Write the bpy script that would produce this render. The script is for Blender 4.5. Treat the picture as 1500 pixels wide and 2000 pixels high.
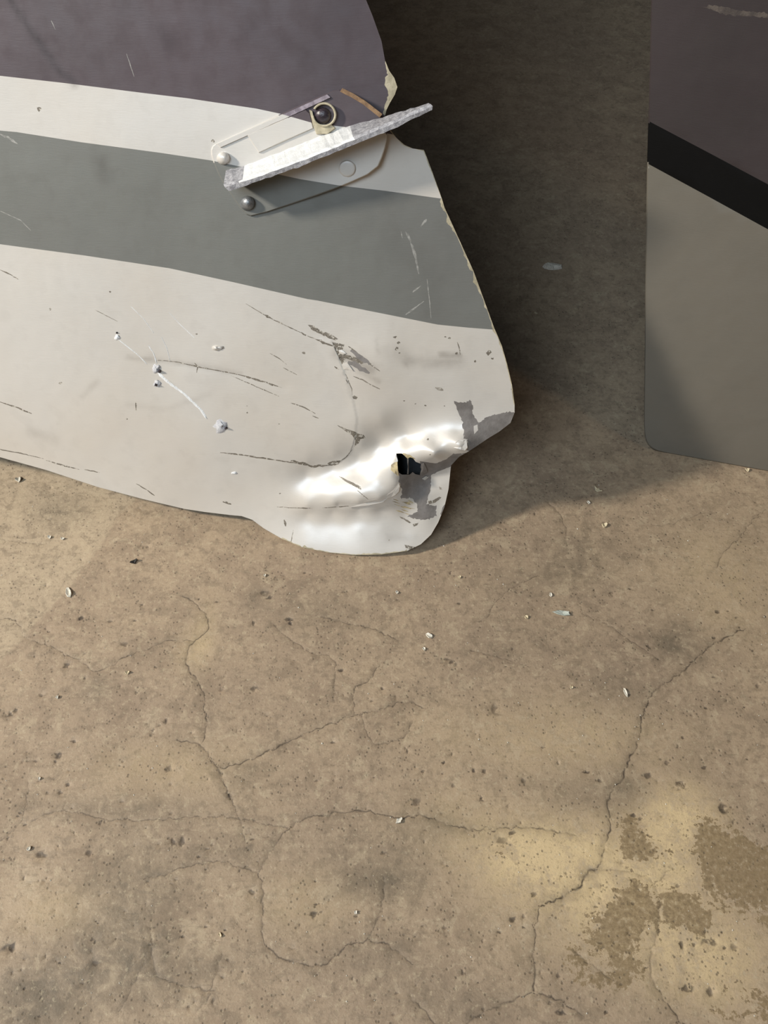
import bpy, bmesh, math, random
import numpy as np
from mathutils import Vector, Matrix
from mathutils.geometry import delaunay_2d_cdt

for o in list(bpy.data.objects): bpy.data.objects.remove(o)
sc = bpy.context.scene
COL = sc.collection
rng = np.random.default_rng(7); random.seed(7)

# ------------------------------------------------------------------ camera
CAM_H, TILT, FPX = 0.75, 35.0, 1662.0
cam = bpy.data.cameras.new('camera'); camo = bpy.data.objects.new('camera', cam); COL.objects.link(camo)
camo.location = (0, 0, CAM_H); camo.rotation_euler = (math.radians(TILT), 0, 0)
cam.sensor_fit = 'VERTICAL'; cam.sensor_height = 24.0; cam.lens = 24.0*FPX/2000.0
cam.clip_start = 0.01; cam.clip_end = 50
sc.camera = camo

# ------------------------------------------------------------------ light
w = bpy.data.worlds.new('hangar_air'); sc.world = w; w.use_nodes = True
w.node_tree.nodes['Background'].inputs[0].default_value = (0.93, 0.96, 1.0, 1)
w.node_tree.nodes['Background'].inputs[1].default_value = 0.03
def area(name, loc, target, sx, sy, power, col):
    l = bpy.data.lights.new(name, 'AREA'); l.shape = 'RECTANGLE'; l.size = sx; l.size_y = sy
    l.energy = power; l.color = col
    o = bpy.data.objects.new(name, l); COL.objects.link(o); o.location = loc
    o.rotation_euler = (Vector(target)-Vector(loc)).to_track_quat('-Z', 'Y').to_euler()
    return o
# high lamp on the left: throws the rudder's shadow to the right
area('hangar_lamp', (-2.46, 0.17, 1.85), (0.1, 0.55, 0.05), 0.26, 0.26, 84, (1.0, 0.93, 0.83))
# open hangar door behind and to the left of the photographer: cool daylight
area('hangar_door_daylight', (-1.35, -1.65, 2.75), (0.0, 0.55, 0.1), 1.7, 1.6, 66, (0.72, 0.86, 1.0))
# warm work lamp on the right
area('work_lamp', (1.0, 0.0, 0.85), (0.4, 0.35, 0), 0.12, 0.12, 0.95, (1.0, 0.72, 0.44))

sc.view_settings.view_transform = 'Standard'; sc.view_settings.look = 'None'
sc.view_settings.exposure = 0.16; sc.view_settings.gamma = 1.0
sc.view_settings.use_curve_mapping = False

# ------------------------------------------------------------------ measuring helpers
_a = math.radians(TILT); RC = np.array([[1,0,0],[0,math.cos(_a),-math.sin(_a)],[0,math.sin(_a),math.cos(_a)]])
CC = np.array([0, 0, CAM_H])
def rays(p):
    p = np.atleast_2d(np.asarray(p, float))
    return np.stack([(p[:,0]-750)/FPX, -(p[:,1]-1000)/FPX, -np.ones(len(p))], 1) @ RC.T
def on_floor(p):
    d = rays(p); return CC + d*(-CC[2]/d[:,2])[:,None]
class Plane:
    def __init__(s, P, yaw, lean):
        l, y = math.radians(lean), math.radians(yaw)
        s.P = np.asarray(P, float)
        s.n = np.array([-math.sin(y)*math.cos(l), -math.cos(y)*math.cos(l), math.sin(l)])
    def at(s, p, h=0.0):
        d = rays(p); t = (np.asarray(h) - s.n@(CC-s.P))/(d@s.n)
        return CC + d*t[:,None]

def tag(o, label=None, cat=None, group=None, kind=None):
    if label: o['label'] = label
    if cat: o['category'] = cat
    if group: o['group'] = group
    if kind: o['kind'] = kind
    return o
def link(name, me, parent=None):
    o = bpy.data.objects.new(name, me); COL.objects.link(o)
    if parent is not None:
        o.parent = parent; o.matrix_parent_inverse = parent.matrix_world.inverted()
    return o
def empty(name, loc):
    o = bpy.data.objects.new(name, None); o.empty_display_size = 0.05; o.location = loc; COL.objects.link(o)
    bpy.context.view_layer.update(); return o
def mesh(name, verts, faces, mats, ids=None, smooth=True, attrs=None):
    me = bpy.data.meshes.new(name)
    me.from_pydata([tuple(v) for v in verts], [], [tuple(f) for f in faces])
    for m in (mats if isinstance(mats, (list, tuple)) else [mats]): me.materials.append(m)
    if ids is not None: me.polygons.foreach_set('material_index', np.asarray(ids, np.int32))
    me.polygons.foreach_set('use_smooth', np.full(len(me.polygons), smooth, bool))
    for k, a in (attrs or {}).items():
        at = me.attributes.new(k, 'FLOAT', 'POINT'); at.data.foreach_set('value', np.asarray(a, np.float32))
    me.update(); return me

def inside(P, poly):
    P = np.asarray(P, float); poly = np.asarray(poly, float)
    x, y = P[:,0], P[:,1]; r = np.zeros(len(P), bool)
    lo, hi = poly.min(0), poly.max(0)
    idx = np.where((x >= lo[0]) & (x <= hi[0]) & (y >= lo[1]) & (y <= hi[1]))[0]
    if not len(idx): return r
    xx, yy = x[idx], y[idx]; q = np.zeros(len(idx), bool)
    j = len(poly)-1
    for i in range(len(poly)):
        xi, yi = poly[i]; xj, yj = poly[j]
        if yi != yj:
            q ^= ((yi > yy) != (yj > yy)) & (xx < (xj-xi)*(yy-yi)/(yj-yi)+xi)
        j = i
    r[idx] = q; return r
def seg_dist(P, line, closed=False):
    P = np.asarray(P, float); L = np.asarray(line, float); d = np.full(len(P), 1e9)
    n = len(L) if closed else len(L)-1
    for i in range(n):
        a, b = L[i], L[(i+1) % len(L)]; ab = b-a
        t = np.clip(((P-a)@ab)/max(ab@ab, 1e-12), 0, 1)
        d = np.minimum(d, np.hypot(*(P-(a+t[:,None]*ab)).T))
    return d
def resample(line, step, closed=False):
    L = [np.asarray(p, float) for p in line]
    if closed: L = L+[L[0]]
    out = []
    for a, b in zip(L[:-1], L[1:]):
        k = max(1, int(round(np.linalg.norm(b-a)/step)))
        for i in range(k): out.append(a+(b-a)*i/k)
    if not closed: out.append(L[-1])
    return np.array(out)
def smoothline(line, it=2, closed=False):
    L = np.asarray(line, float)
    for _ in range(it):
        if closed:
            N = np.roll(L, -1, 0); L = np.stack([.75*L+.25*N, .25*L+.75*N], 1).reshape(-1, 2)
        else:
            A, B = L[:-1], L[1:]; M = np.stack([.75*A+.25*B, .25*A+.75*B], 1).reshape(-1, 2)
            L = np.vstack([L[:1], M[1:-1], L[-1:]])
    return L
def strip_poly(line, wd, jag=0.25, step=6):
    """closed outline of a tapering stroke with rough sides"""
    L = resample(line, step); n = len(L)
    T = np.gradient(L, axis=0); T /= np.maximum(np.linalg.norm(T, axis=1), 1e-9)[:,None]
    N = np.stack([-T[:,1], T[:,0]], 1)
    tap = np.sin(np.linspace(0.15, math.pi-0.15, n))**0.5
    a = wd/2*tap*(1+jag*rng.normal(size=n)); b = wd/2*tap*(1+jag*rng.normal(size=n))
    a = np.maximum(a, .25); b = np.maximum(b, .25)
    return np.vstack([L+N*a[:,None], (L-N*b[:,None])[::-1]])
def cdt(points, loops, lines=()):
    """Delaunay triangles over points, kept to the edges of closed loops and open lines"""
    V = [Vector((float(p[0]), float(p[1]))) for p in points]; Ed = []
    for c, LL in ((True, loops), (False, lines)):
        for L in LL:
            s = len(V); V += [Vector((float(p[0]), float(p[1]))) for p in L]
            Ed += [(s+i, s+i+1) for i in range(len(L)-1)]
            if c: Ed.append((s+len(L)-1, s))
    r = delaunay_2d_cdt(V, Ed, [], 0, 1e-4)
    return np.array([(v.x, v.y) for v in r[0]]), np.array([tuple(f) for f in r[2]], int), r[3]

# ------------------------------------------------------------------ materials
def lin(r, g, b):
    f = lambda c: (c/12.92 if c <= .04045 else ((c+.055)/1.055)**2.4)
    return (f(r/255), f(g/255), f(b/255), 1)
class NT:
    def __init__(s, name):
        s.m = bpy.data.materials.new(name); s.m.use_nodes = True; s.t = s.m.node_tree
        s.b = s.t.nodes['Principled BSDF']
    def n(s, typ, **kw):
        x = s.t.nodes.new(typ)
        for k, v in kw.items(): setattr(x, k, v)
        return x
    def l(s, a, b): s.t.links.new(a, b)
    def coord(s): return s.n('ShaderNodeTexCoord').outputs['Object']
    def noise(s, vec, scale, detail=4, rough=.55, dist=0.0):
        x = s.n('ShaderNodeTexNoise'); x.inputs['Scale'].default_value = scale; x.inputs['Detail'].default_value = detail
        x.inputs['Roughness'].default_value = rough; x.inputs['Distortion'].default_value = dist
        s.l(vec, x.inputs['Vector']); return x.outputs['Fac']
    def mapv(s, vec, scale=(1,1,1), rot=(0,0,0)):
        x = s.n('ShaderNodeMapping'); x.inputs['Scale'].default_value = scale; x.inputs['Rotation'].default_value = rot
        s.l(vec, x.inputs['Vector']); return x.outputs[0]
    def rng(s, v, a, b, c=0., d=1., smooth=True):
        x = s.n('ShaderNodeMapRange'); x.interpolation_type = 'SMOOTHSTEP' if smooth else 'LINEAR'
        for i, q in zip((1,2,3,4), (a,b,c,d)): x.inputs[i].default_value = q
        s.l(v, x.inputs[0]); return x.outputs[0]
    def math(s, op, a, b=0.):
        x = s.n('ShaderNodeMath', operation=op)
        for i, q in enumerate((a, b)):
            if isinstance(q, (int, float)): x.inputs[i].default_value = q
            else: s.l(q, x.inputs[i])
        return x.outputs[0]
    def mix(s, f, a, b, typ='MIX'):
        x = s.n('ShaderNodeMix', data_type='RGBA', blend_type=typ)
        for i, q in ((0, f), (6, a), (7, b)):
            if isinstance(q, (int, float)): x.inputs[i].default_value = q
            elif isinstance(q, tuple): x.inputs[i].default_value = q
            else: s.l(q, x.inputs[i])
        return x.outputs[2]
    def attr(s, name):
        x = s.n('ShaderNodeAttribute', attribute_name=name); return x.outputs['Fac']
    def bump(s, h, strength, dist):
        x = s.n('ShaderNodeBump'); x.inputs['Strength'].default_value = strength; x.inputs['Distance'].default_value = dist
        s.l(h, x.inputs['Height']); s.l(x.outputs[0], s.b.inputs['Normal'])
def paint(name, base, alt, dirt, rough=.34, coat=.25, mott=.5, bump=.25, grime=(.5,.7), coatr=.3, coati=1.5, spec=.5):
    k = NT(name); c = k.coord()
    n1 = k.noise(c, 7, 3); n2 = k.noise(c, 60, 5); n3 = k.noise(k.mapv(c, (4, 4, 40), (.3, .5, .2)), 30, 3)
    col = k.mix(k.math('MULTIPLY', k.rng(n1, .35, .68), mott), base, alt)
    g = k.math('MULTIPLY', k.rng(n2, grime[0], grime[1]), .07)
    col = k.mix(g, col, dirt)
    sm = k.math('MULTIPLY', k.attr('smudge_shade'), k.rng(n2, .25, .62, .35, 1.))
    col = k.mix(sm, col, dirt)
    k.l(col, k.b.inputs['Base Color'])
    k.l(k.rng(n2, .3, .7, rough-.06, rough+.12), k.b.inputs['Roughness'])
    k.b.inputs['Coat Weight'].default_value = coat; k.b.inputs['Coat Roughness'].default_value = coatr; k.b.inputs['Coat IOR'].default_value = coati; k.b.inputs['Specular IOR Level'].default_value = spec
    k.bump(k.math('ADD', k.noise(c, 22, 2), k.math('MULTIPLY', n3, .1)), bump, .004)
    return k.m
CREAM = paint('cream_paint', lin(208,202,193), lin(206,195,180), lin(128,118,106), .45, 1.0, coatr=.34, coati=1.8)
GREY = paint('grey_paint', lin(116,116,110), lin(108,106,101), lin(72,68,62), .58, .03)
PURPLE = paint('dark_purple_paint', lin(84,73,77), lin(76,68,71), lin(50,42,46), .62, .0)
def plain(name, base, alt, rough=.5, metal=0., scale=80, bump=.3):
    k = NT(name); c = k.coord(); n1 = k.noise(c, scale, 5); n2 = k.noise(c, scale*5, 3)
    k.l(k.mix(k.rng(n1, .35, .65), base, alt), k.b.inputs['Base Color'])
    k.b.inputs['Roughness'].default_value = rough; k.b.inputs['Metallic'].default_value = metal
    k.bump(n2, bump, .0008); return k.m
PRIMER = plain('grey_primer', lin(132,126,121), lin(114,108,103), .55)
def streak():
    k = NT('scratched_grey_and_shade'); c = k.coord(); n1 = k.noise(c, 420, 4); n2 = k.noise(c, 60, 3)
    col = k.mix(k.rng(n1, .40, .56), lin(128,119,106), lin(96,88,77))
    col = k.mix(k.math('MULTIPLY', k.rng(n1, .53, .62), .75), col, lin(216,208,194))
    col = k.mix(k.math('MULTIPLY', k.rng(n2, .5, .68), .35), col, lin(206,198,184))
    k.l(col, k.b.inputs['Base Color']); k.b.inputs['Roughness'].default_value = .6
    return k.m
SCRATCH_SHADE = streak()
WHITESCR_GLINT = plain('pale_scratch_and_glint', lin(196,192,182), lin(172,168,160), .5, 0, 200)
GREYSCR = plain('scuffed_grey_scratch', lin(164,161,154), lin(128,126,120), .55, 0, 260)
EDGE = plain('bare_edge_filler', lin(196,184,156), lin(160,150,124), .6, 0, 120)
RUST = plain('rusty_edge', lin(150,118,84), lin(120,92,66), .7, 0, 200)
TEAR = plain('yellowed_torn_resin', lin(190,172,130), lin(140,126,98), .5, 0, 200)
WHITE = plain('white_glue_and_lit_paint', lin(238,238,236), lin(222,222,220), .45, 0, 150, .6)
METAL = plain('dull_aluminium', lin(150,152,154), lin(116,118,120), .38, .6, 160, .5)
DARK = plain('dark_bolt_paint', lin(62,52,58), lin(44,38,42), .3, 0, 120)
INNER = plain('dark_cavity', lin(40,42,44), lin(28,30,32), .7)
FIN_DARK = paint('dark_charcoal_paint', lin(66,58,58), lin(60,54,53), lin(80,72,66), .6, .0, .6, spec=.25)
FIN_BLACK = paint('black_stripe_paint', lin(20,19,18), lin(17,16,16), lin(36,32,29), .7, .0, .5, spec=.08)
FIN_GREY = paint('warm_grey_paint', lin(118,112,101), lin(109,104,93), lin(90,84,72), .5, .1, .6)

# ------------------------------------------------------------------ floor
CRACKS = [  # (half-width mm, darkness, points on the photograph)
 (.8,.75,[(360,1165),(385,1180),(405,1200),(410,1225),(398,1240),(378,1253),(367,1265),(362,1290),(370,1310),(382,1325),(398,1352),(400,1380),(404,1420),(396,1452)]),
 (1.0,.8,[(345,1445),(390,1452),(404,1470),(415,1487),(427,1500)]),
 (1.8,1.,[(415,1487),(427,1500),(433,1516),(440,1530),(450,1560)]),
 (.7,.5,[(450,1560),(467,1595),(478,1640)]),
 (.6,.6,[(378,1253),(345,1250),(320,1252),(285,1270),(250,1280),(220,1300),(188,1315),(165,1297),(135,1282),(100,1265),(48,1247),(40,1225),(25,1205),(0,1210)]),
 (.8,.7,[(427,1500),(450,1495),(480,1490),(515,1472),(555,1452),(595,1435),(645,1415),(690,1397),(750,1385),(775,1375),(800,1370),(825,1380)]),
 (.7,.6,[(690,1397),(692,1370),(690,1340),(705,1337),(722,1328),(740,1300)]),
 (.6,.5,[(537,1220),(555,1242),(585,1262),(607,1277),(655,1280),(652,1330),(650,1365)]),
 (.7,.6,[(627,1207),(670,1215),(715,1225),(750,1237),(775,1252)]),
 (.8,.7,[(567,1615),(600,1597),(665,1587),(710,1582),(750,1592),(780,1600),(810,1590),(835,1595),(885,1617),(930,1620),(975,1619),(1025,1616),(1070,1620),(1120,1630)]),
 (.6,.5,[(567,1615),(525,1612),(480,1600),(430,1595),(280,1602),(220,1602),(175,1595),(135,1582),(100,1587),(65,1602)]),
 (.75,.65,[(567,1615),(540,1645),(520,1675),(505,1702),(512,1730),(515,1765),(510,1837),(532,1860),(560,1875),(600,1887),(632,1887),(655,1870),(675,1847),(720,1839),(737,1795),(747,1755),(752,1715)]),
 (.6,.6,[(720,1839),(750,1840),(775,1857),(805,1882)]),
 (.6,.5,[(505,1702),(470,1695),(435,1680),(400,1685),(350,1697),(310,1712),(280,1717)]),
 (.9,.8,[(1450,1230),(1415,1245),(1380,1265),(1350,1295),(1320,1325),(1280,1345),(1265,1365),(1252,1410),(1250,1445),(1240,1465),(1227,1485),(1222,1517),(1200,1540),(1184,1572),(1194,1605),(1185,1645),(1175,1685),(1167,1699)]),
 (1.2,.95,[(1167,1699),(1145,1705),(1132,1735),(1110,1745),(1075,1762),(1052,1770)]),
 (.85,.75,[(1052,1770),(1047,1810),(1040,1865),(1045,1905),(1042,1940)]),
 (.9,.7,[(1130,1975),(1100,1957),(1070,1945),(1042,1940),(1015,1944),(985,1962),(940,1980),(900,2004)]),
 (.9,.35,[(1167,1699),(1215,1702),(1260,1710),(1280,1730),(1290,1770),(1287,1820),(1270,1875)]),
 (.8,.7,[(1270,1875),(1272,1915),(1290,1945),(1310,1970),(1335,2004)]),
 (.7,.35,[(1280,1730),(1297,1705),(1315,1695)]),
 (.7,.6,[(1070,985),(1095,1005),(1103,1030),(1107,1065)]),
 (.6,.5,[(1495,995),(1465,1020),(1445,1050),(1410,1080),(1400,1105)]),
 (.6,.4,[(1250,1025),(1305,1027),(1350,1007),(1390,1002)]),
 (.6,.5,[(920,1270),(965,1282),(1030,1300)]),
 (.7,.45,[(1140,1200),(1190,1220),(1215,1240),(1250,1265),(1290,1290)]),
 (.6,.45,[(950,1205),(965,1180),(1000,1145),(1050,1125)]),
 (.8,.45,[(295,1830),(297,1870),(305,1910),(345,1922),(415,1937)]),
 (.8,.45,[(435,1865),(420,1915),(405,1950),(390,1970)]),
 (.6,.5,[(55,1530),(50,1585),(35,1615),(10,1635),(-20,1650)]),
 (.6,.6,[(802,1945),(825,1970),(848,2002)]),
 (.6,.4,[(-10,1052),(50,1060),(90,1062)]),
 (.6,.5,[(1190,1910),(1170,1895),(1130,1865)]),
 (.6,.5,[(705,1395),(715,1430),(735,1460),(790,1440),(800,1420)]),
 (.5,.4,[(280,1880),(260,1930),(230,1980)]),
]
PITS = [(815,1567,9),(1023,1525,6),(113,1475,7),(145,1448,5),(295,1435,5),(330,1502,7),(132,1533,5),(118,1548,5),(80,1670,8),(173,1667,6),
 (195,1608,4),(355,1645,7),(337,1645,6),(185,1882,7),(20,1850,9),(613,1786,6),(492,1742,6),(980,1640,8),(1042,1747,6),(1000,1796,6),(1237,1593,6),
 (1410,1580,8),(1265,1515,6),(1327,1530,7),(945,1507,5),(925,1505,4),(1343,1930,9),(1387,1938,7),(1380,1838,6),(1392,1840,6),(1433,1850,6),(1330,1845,6),
 (965,1385,9),(565,1210,7),(567,1218,5),(515,1158,9),(525,1168,6),(872,1288,5),(882,1293,6),(890,1298,5),(1193,1160,7),(1400,1195,6),(158,1207,6),(215,1214,5),(242,1258,7),
 (495,1217,5),(495,1345,7),(130,1300,8),(30,1388,5),(20,1394,6),(12,1398,4),(1095,1978,6),(1090,1907,4),(298,1428,5),(1301,1490,5),(1375,1500,5),(1480,1340,6),(1170,1525,4),(1250,1600,4),
 (826,1507,4),(866,1490,4),(885,1535,4),(940,1560,4),(1060,1460,4),(1145,1508,6),(1335,1535,6),(1000,1627,5),(1325,1730,5),(650,1450,4),(665,1310,5),(880,1120,4),(1230,1150,4)]
def stroke(x, y, r): return (x, y, r)
pts=[]; A_dark=[]; A_z=[]; halo_lines=[]
def addp(P, dk, z):
    for p in P: pts.append((p[0], p[1]))
    A_dark.extend(np.broadcast_to(dk, len(P))); A_z.extend(np.broadcast_to(z, len(P)))
blk = []          # places kept clear of grid points: polyline samples and radius
for hw, dk, L in CRACKS:
    F = on_floor(smoothline(L, 1))[:,:2]*1000
    F = resample(F, 1.5); n = len(F)
    T = np.gradient(F, axis=0); T /= np.maximum(np.linalg.norm(T, axis=1), 1e-9)[:,None]; N = np.stack([-T[:,1], T[:,0]], 1)
    wob = np.convolve(rng.normal(size=n+8), np.ones(3)/3, 'same')[4:-4]*1.25
    F = F+N*wob[:,None]
    hv = hw*0.78*np.clip(1+.45*np.convolve(rng.normal(size=n+8), np.ones(3)/2, 'same')[4:-4], .25, 2.2)
    dv = dk*np.clip(1+.45*np.convolve(rng.normal(size=n+12), np.ones(5)/3, 'same')[6:-6], .2, 1.25)
    addp(F, np.minimum(dv, 1), -.5*hv); addp(F+N*(hv+.4)[:,None], 0, 0); addp(F-N*(hv+.4)[:,None], 0, 0)
    blk.append((F, 2.2)); halo_lines.append((F, dk))
def pit(c, r, dk):
    k = 9; a = np.linspace(0, 2*math.pi, k, endpoint=False)+rng.random()
    rr = r*(1+.28*rng.normal(size=k)).clip(.45, 1.6); st = rng.uniform(.7, 1.5)
    ring = np.stack([np.cos(a)*rr*st, np.sin(a)*rr/st], 1)
    addp(np.array([c]), dk, -.2*r); addp(c+ring*.62, dk*.85, -.17*r); addp(c+ring, 0, 0)
    blk.append((np.array([c]), r*1.9))
for x, y, r in PITS: pit(on_floor([(x, y)])[0,:2]*1000, r*.5, rng.uniform(.55, 1.))
for i in range(520):
    u, v = rng.uniform(0, 1500), rng.uniform(930, 2000)
    pit(on_floor([(u, v)])[0,:2]*1000, rng.uniform(.55, 1.7)*(1.35 if rng.random() < .12 else 1), rng.uniform(.25, .85))
gx, gy = np.meshgrid(np.arange(-560, 561, 6.), np.arange(-40, 960, 6.)); G = np.stack([gx.ravel(), gy.ravel()], 1)
gx, gy = np.meshgrid(np.arange(-1000, 1001, 25.), np.arange(-200, 2000, 25.)); G2 = np.stack([gx.ravel(), gy.ravel()], 1)
G2 = G2[(abs(G2[:,0]) > 570) | (G2[:,1] < -50) | (G2[:,1] > 965)]
gx, gy = np.meshgrid(np.arange(-4000, 4001, 500.), np.arange(-4000, 6001, 500.)); G3 = np.stack([gx.ravel(), gy.ravel()], 1)
G3 = G3[(abs(G3[:,0]) > 1010) | (G3[:,1] < -210) | (G3[:,1] > 2010)]
G = G+rng.uniform(-1, 1, G.shape)
key = {}
for P, r in blk:
    for p in P: key.setdefault((int(p[0]//12), int(p[1]//12)), []).append((p[0], p[1], r))
keep = np.ones(len(G), bool)
for i, g in enumerate(G):
    cx, cy = int(g[0]//12), int(g[1]//12)
    for dx in (-1, 0, 1):
        for dy in (-1, 0, 1):
            for q in key.get((cx+dx, cy+dy), ()):
                if (g[0]-q[0])**2+(g[1]-q[1])**2 < q[2]**2: keep[i] = False
G = G[keep]
for Q in (G, G2, G3): addp(Q, 0, 0)
V2, T2, orig = cdt(pts, [])
A_dark = np.array(A_dark); A_z = np.array(A_z)
src = np.array([min(o) for o in orig]); dk = A_dark[src]; zz = A_z[src]
# soft fields: dirt beside cracks, dark blotches, worn brown patches, pale wear with painted warm light at lower right
halo = np.zeros(len(V2))
for F, d in halo_lines:
    lo, hi = F.min(0)-25, F.max(0)+25
    m = np.where(((V2 > lo) & (V2 < hi)).all(1))[0]
    if len(m): halo[m] = np.maximum(halo[m], d*np.exp(-(seg_dist(V2[m], F[::2] if len(F) > 4 else F)/7.)**2))
def field(blobs):
    r = np.zeros(len(V2))
    for x, y, rx, ry, s in blobs:      # centre and radii as traced on the photograph
        c = on_floor([(x, y), (x+rx, y), (x, y+ry)])[:,:2]*1000
        ax, ay = np.linalg.norm(c[1]-c[0]), np.linalg.norm(c[2]-c[0])
        r += s*np.exp(-(((V2-c[0])/np.array([ax, ay]))**2).sum(1))
    return r
blot = field([(1320,1255,45,40,.7),(190,1345,30,25,.6),(230,1575,160,22,.35),(780,1715,50,40,.6),(700,1730,70,30,.5),(60,1960,110,70,.7),(260,1740,110,130,.5),(300,1890,80,80,.4),(180,1880,120,80,.35),
 (1220,1540,45,30,.6),(860,1610,50,30,.4),(620,1190,90,40,.35),(500,1165,25,30,.4),(1130,1090,60,50,.45),(1060,1130,90,30,.3),(470,1650,120,30,.25),(110,1000,60,30,.45),(480,1520,30,30,.35),(690,1670,50,40,.35),
 (440,1880,70,40,.25),(760,1880,90,50,.3),(880,1960,100,40,.35),(1200,1330,70,50,.3),(1000,1250,120,50,.2),(790,1640,60,40,.3),(1115,1545,60,45,.3)])
patch = field([(1235,1630,26,40,1.),(1260,1665,45,20,.9),(1385,1640,32,50,1.),(1440,1690,70,60,1.1),(1480,1730,50,60,.9),(1240,1765,45,50,1.1),(1190,1800,40,25,.8),(1330,1775,36,40,1.),(1370,1800,30,25,.8),
 (1200,1835,60,22,.8),(1120,1870,35,35,.6),(1220,1890,45,35,.8),(1160,1915,70,22,.5),(1490,1960,40,40,.7),(1400,1780,100,100,.12),(1300,1990,50,20,.4),(985,1660,25,16,.7),(1420,1985,60,20,.5),(1420,1920,30,20,.4)])
pale = field([(1060,1670,130,70,1.),(1330,1600,80,70,1.),(1200,1740,200,130,.8),(1380,1880,130,90,.7),(1300,1700,50,40,.5),(880,1600,90,60,.3),(1100,1440,220,70,.4),(400,1240,20,60,.4),(370,1270,30,40,.3),(1420,1130,120,120,.3),
 (600,1760,120,60,.3),(110,1780,80,50,.35),(330,1500,150,60,.3)])
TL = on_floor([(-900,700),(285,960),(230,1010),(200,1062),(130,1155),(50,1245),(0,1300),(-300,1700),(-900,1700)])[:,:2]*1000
td = seg_dist(V2, TL[1:8]); tone = np.clip(.5+np.where(inside(V2, TL), 1, -1)*td/26, 0, 1)*np.clip((V2[:,1]-150)/250, 0, 1)  # lighter floor left of a jagged diagonal edge
k = NT('stained_concrete'); c = k.coord()
n1 = k.noise(c, 5, 5, .6); n2 = k.noise(c, 26, 6, .62, .4); n3 = k.noise(c, 110, 5, .6); n4 = k.noise(c, 520, 4, .6)
nb = k.noise(k.mapv(c, (1.2, 9, 1), (0, 0, .55)), 46, 4, .6)
n5 = k.noise(k.mapv(c, (1, 1, 1), (.2, .1, .4)), 58, 8, .7, .6)
n6_ = k.noise(c, 230, 6, .7)
col = k.mix(k.rng(n1, .3, .7), lin(158,137,114), lin(173,151,124))
col = k.mix(k.math('MULTIPLY', k.rng(n2, .42, .66), .55), col, lin(138,118,97))
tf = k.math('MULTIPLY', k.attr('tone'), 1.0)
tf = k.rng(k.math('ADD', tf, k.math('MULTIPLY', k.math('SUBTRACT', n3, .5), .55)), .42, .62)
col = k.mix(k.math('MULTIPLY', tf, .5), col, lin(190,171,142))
col = k.mix(k.math('MULTIPLY', k.rng(n5, .54, .60), .38), col, lin(124,108,88))
col = k.mix(k.math('MULTIPLY', k.rng(n5, .45, .39), .35), col, lin(190,172,142))
col = k.mix(k.math('MULTIPLY', k.rng(n3, .52, .66), .42), col, lin(118,103,84))
col = k.mix(k.math('MULTIPLY', k.rng(nb, .55, .70), .30), col, lin(116,102,83))
pf = k.math('MULTIPLY', k.attr('pale'), k.rng(k.math('ADD', k.math('MULTIPLY', n5, .6), k.math('MULTIPLY', n6_, .4)), .36, .58, .2, 1.))
col = k.mix(k.math('MINIMUM', pf, .9), col, lin(214,189,145))
bf = k.math('MULTIPLY', k.attr('blot'), k.rng(n5, .3, .62, .35, 1.1))
col = k.mix(k.math('MINIMUM', bf, .8), col, lin(98,88,72))
pp = k.math('ADD', k.attr('patch'), k.math('MULTIPLY', k.math('SUBTRACT', k.math('ADD', k.math('MULTIPLY', n5, .75), k.math('MULTIPLY', n6_, .6)), .675), 3.0))
pm = k.math('MULTIPLY', k.rng(pp, .52, .58), k.rng(k.attr('patch'), .08, .3))
col = k.mix(k.math('MULTIPLY', pm, k.rng(n6_, .35, .6, .55, .95)), col, k.mix(nb, lin(120,101,73), lin(150,128,94)))
col = k.mix(k.math('MULTIPLY', k.math('MULTIPLY', k.attr('halo'), k.rng(n3, .3, .7, .3, 1.)), .45), col, lin(108,95,77))
vo = k.n('ShaderNodeTexVoronoi'); vo.inputs['Scale'].default_value = 210; k.l(c, vo.inputs['Vector'])
pore = k.math('MULTIPLY', k.rng(vo.outputs['Distance'], .26, .12), k.rng(n2, .42, .58))
col = k.mix(k.math('MULTIPLY', pore, .6), col, lin(86,75,60))
col = k.mix(k.math('MULTIPLY', k.rng(n6_, .55, .64), .40), col, lin(112,97,78))
col = k.mix(k.math('MULTIPLY', k.rng(n6_, .44, .36), .32), col, lin(202,186,154))
col = k.mix(k.math('MULTIPLY', k.rng(n4, .56, .75), .35), col, lin(112,98,78))
col = k.mix(k.math('MULTIPLY', k.math('MULTIPLY', k.attr('crack'), k.rng(n6_, .3, .6, .65, 1.)), 1.0), col, lin(56,46,37))
k.l(col, k.b.inputs['Base Color'])
k.l(k.rng(n2, .3, .7, .55, .75), k.b.inputs['Roughness'])
k.bump(k.math('ADD', k.math('MULTIPLY', n3, .6), k.math('SUBTRACT', k.math('MULTIPLY', n4, .35), k.math('MULTIPLY', pore, .4))), .45, .0016)
CONCRETE = k.m
fv = np.column_stack([V2/1000, zz/1000])
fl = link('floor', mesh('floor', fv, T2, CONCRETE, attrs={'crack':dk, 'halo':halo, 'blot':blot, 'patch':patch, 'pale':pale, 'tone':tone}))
tag(fl, 'bare tan concrete floor with hairline cracks, pits and brown stains', 'floor', kind='structure')

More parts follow.
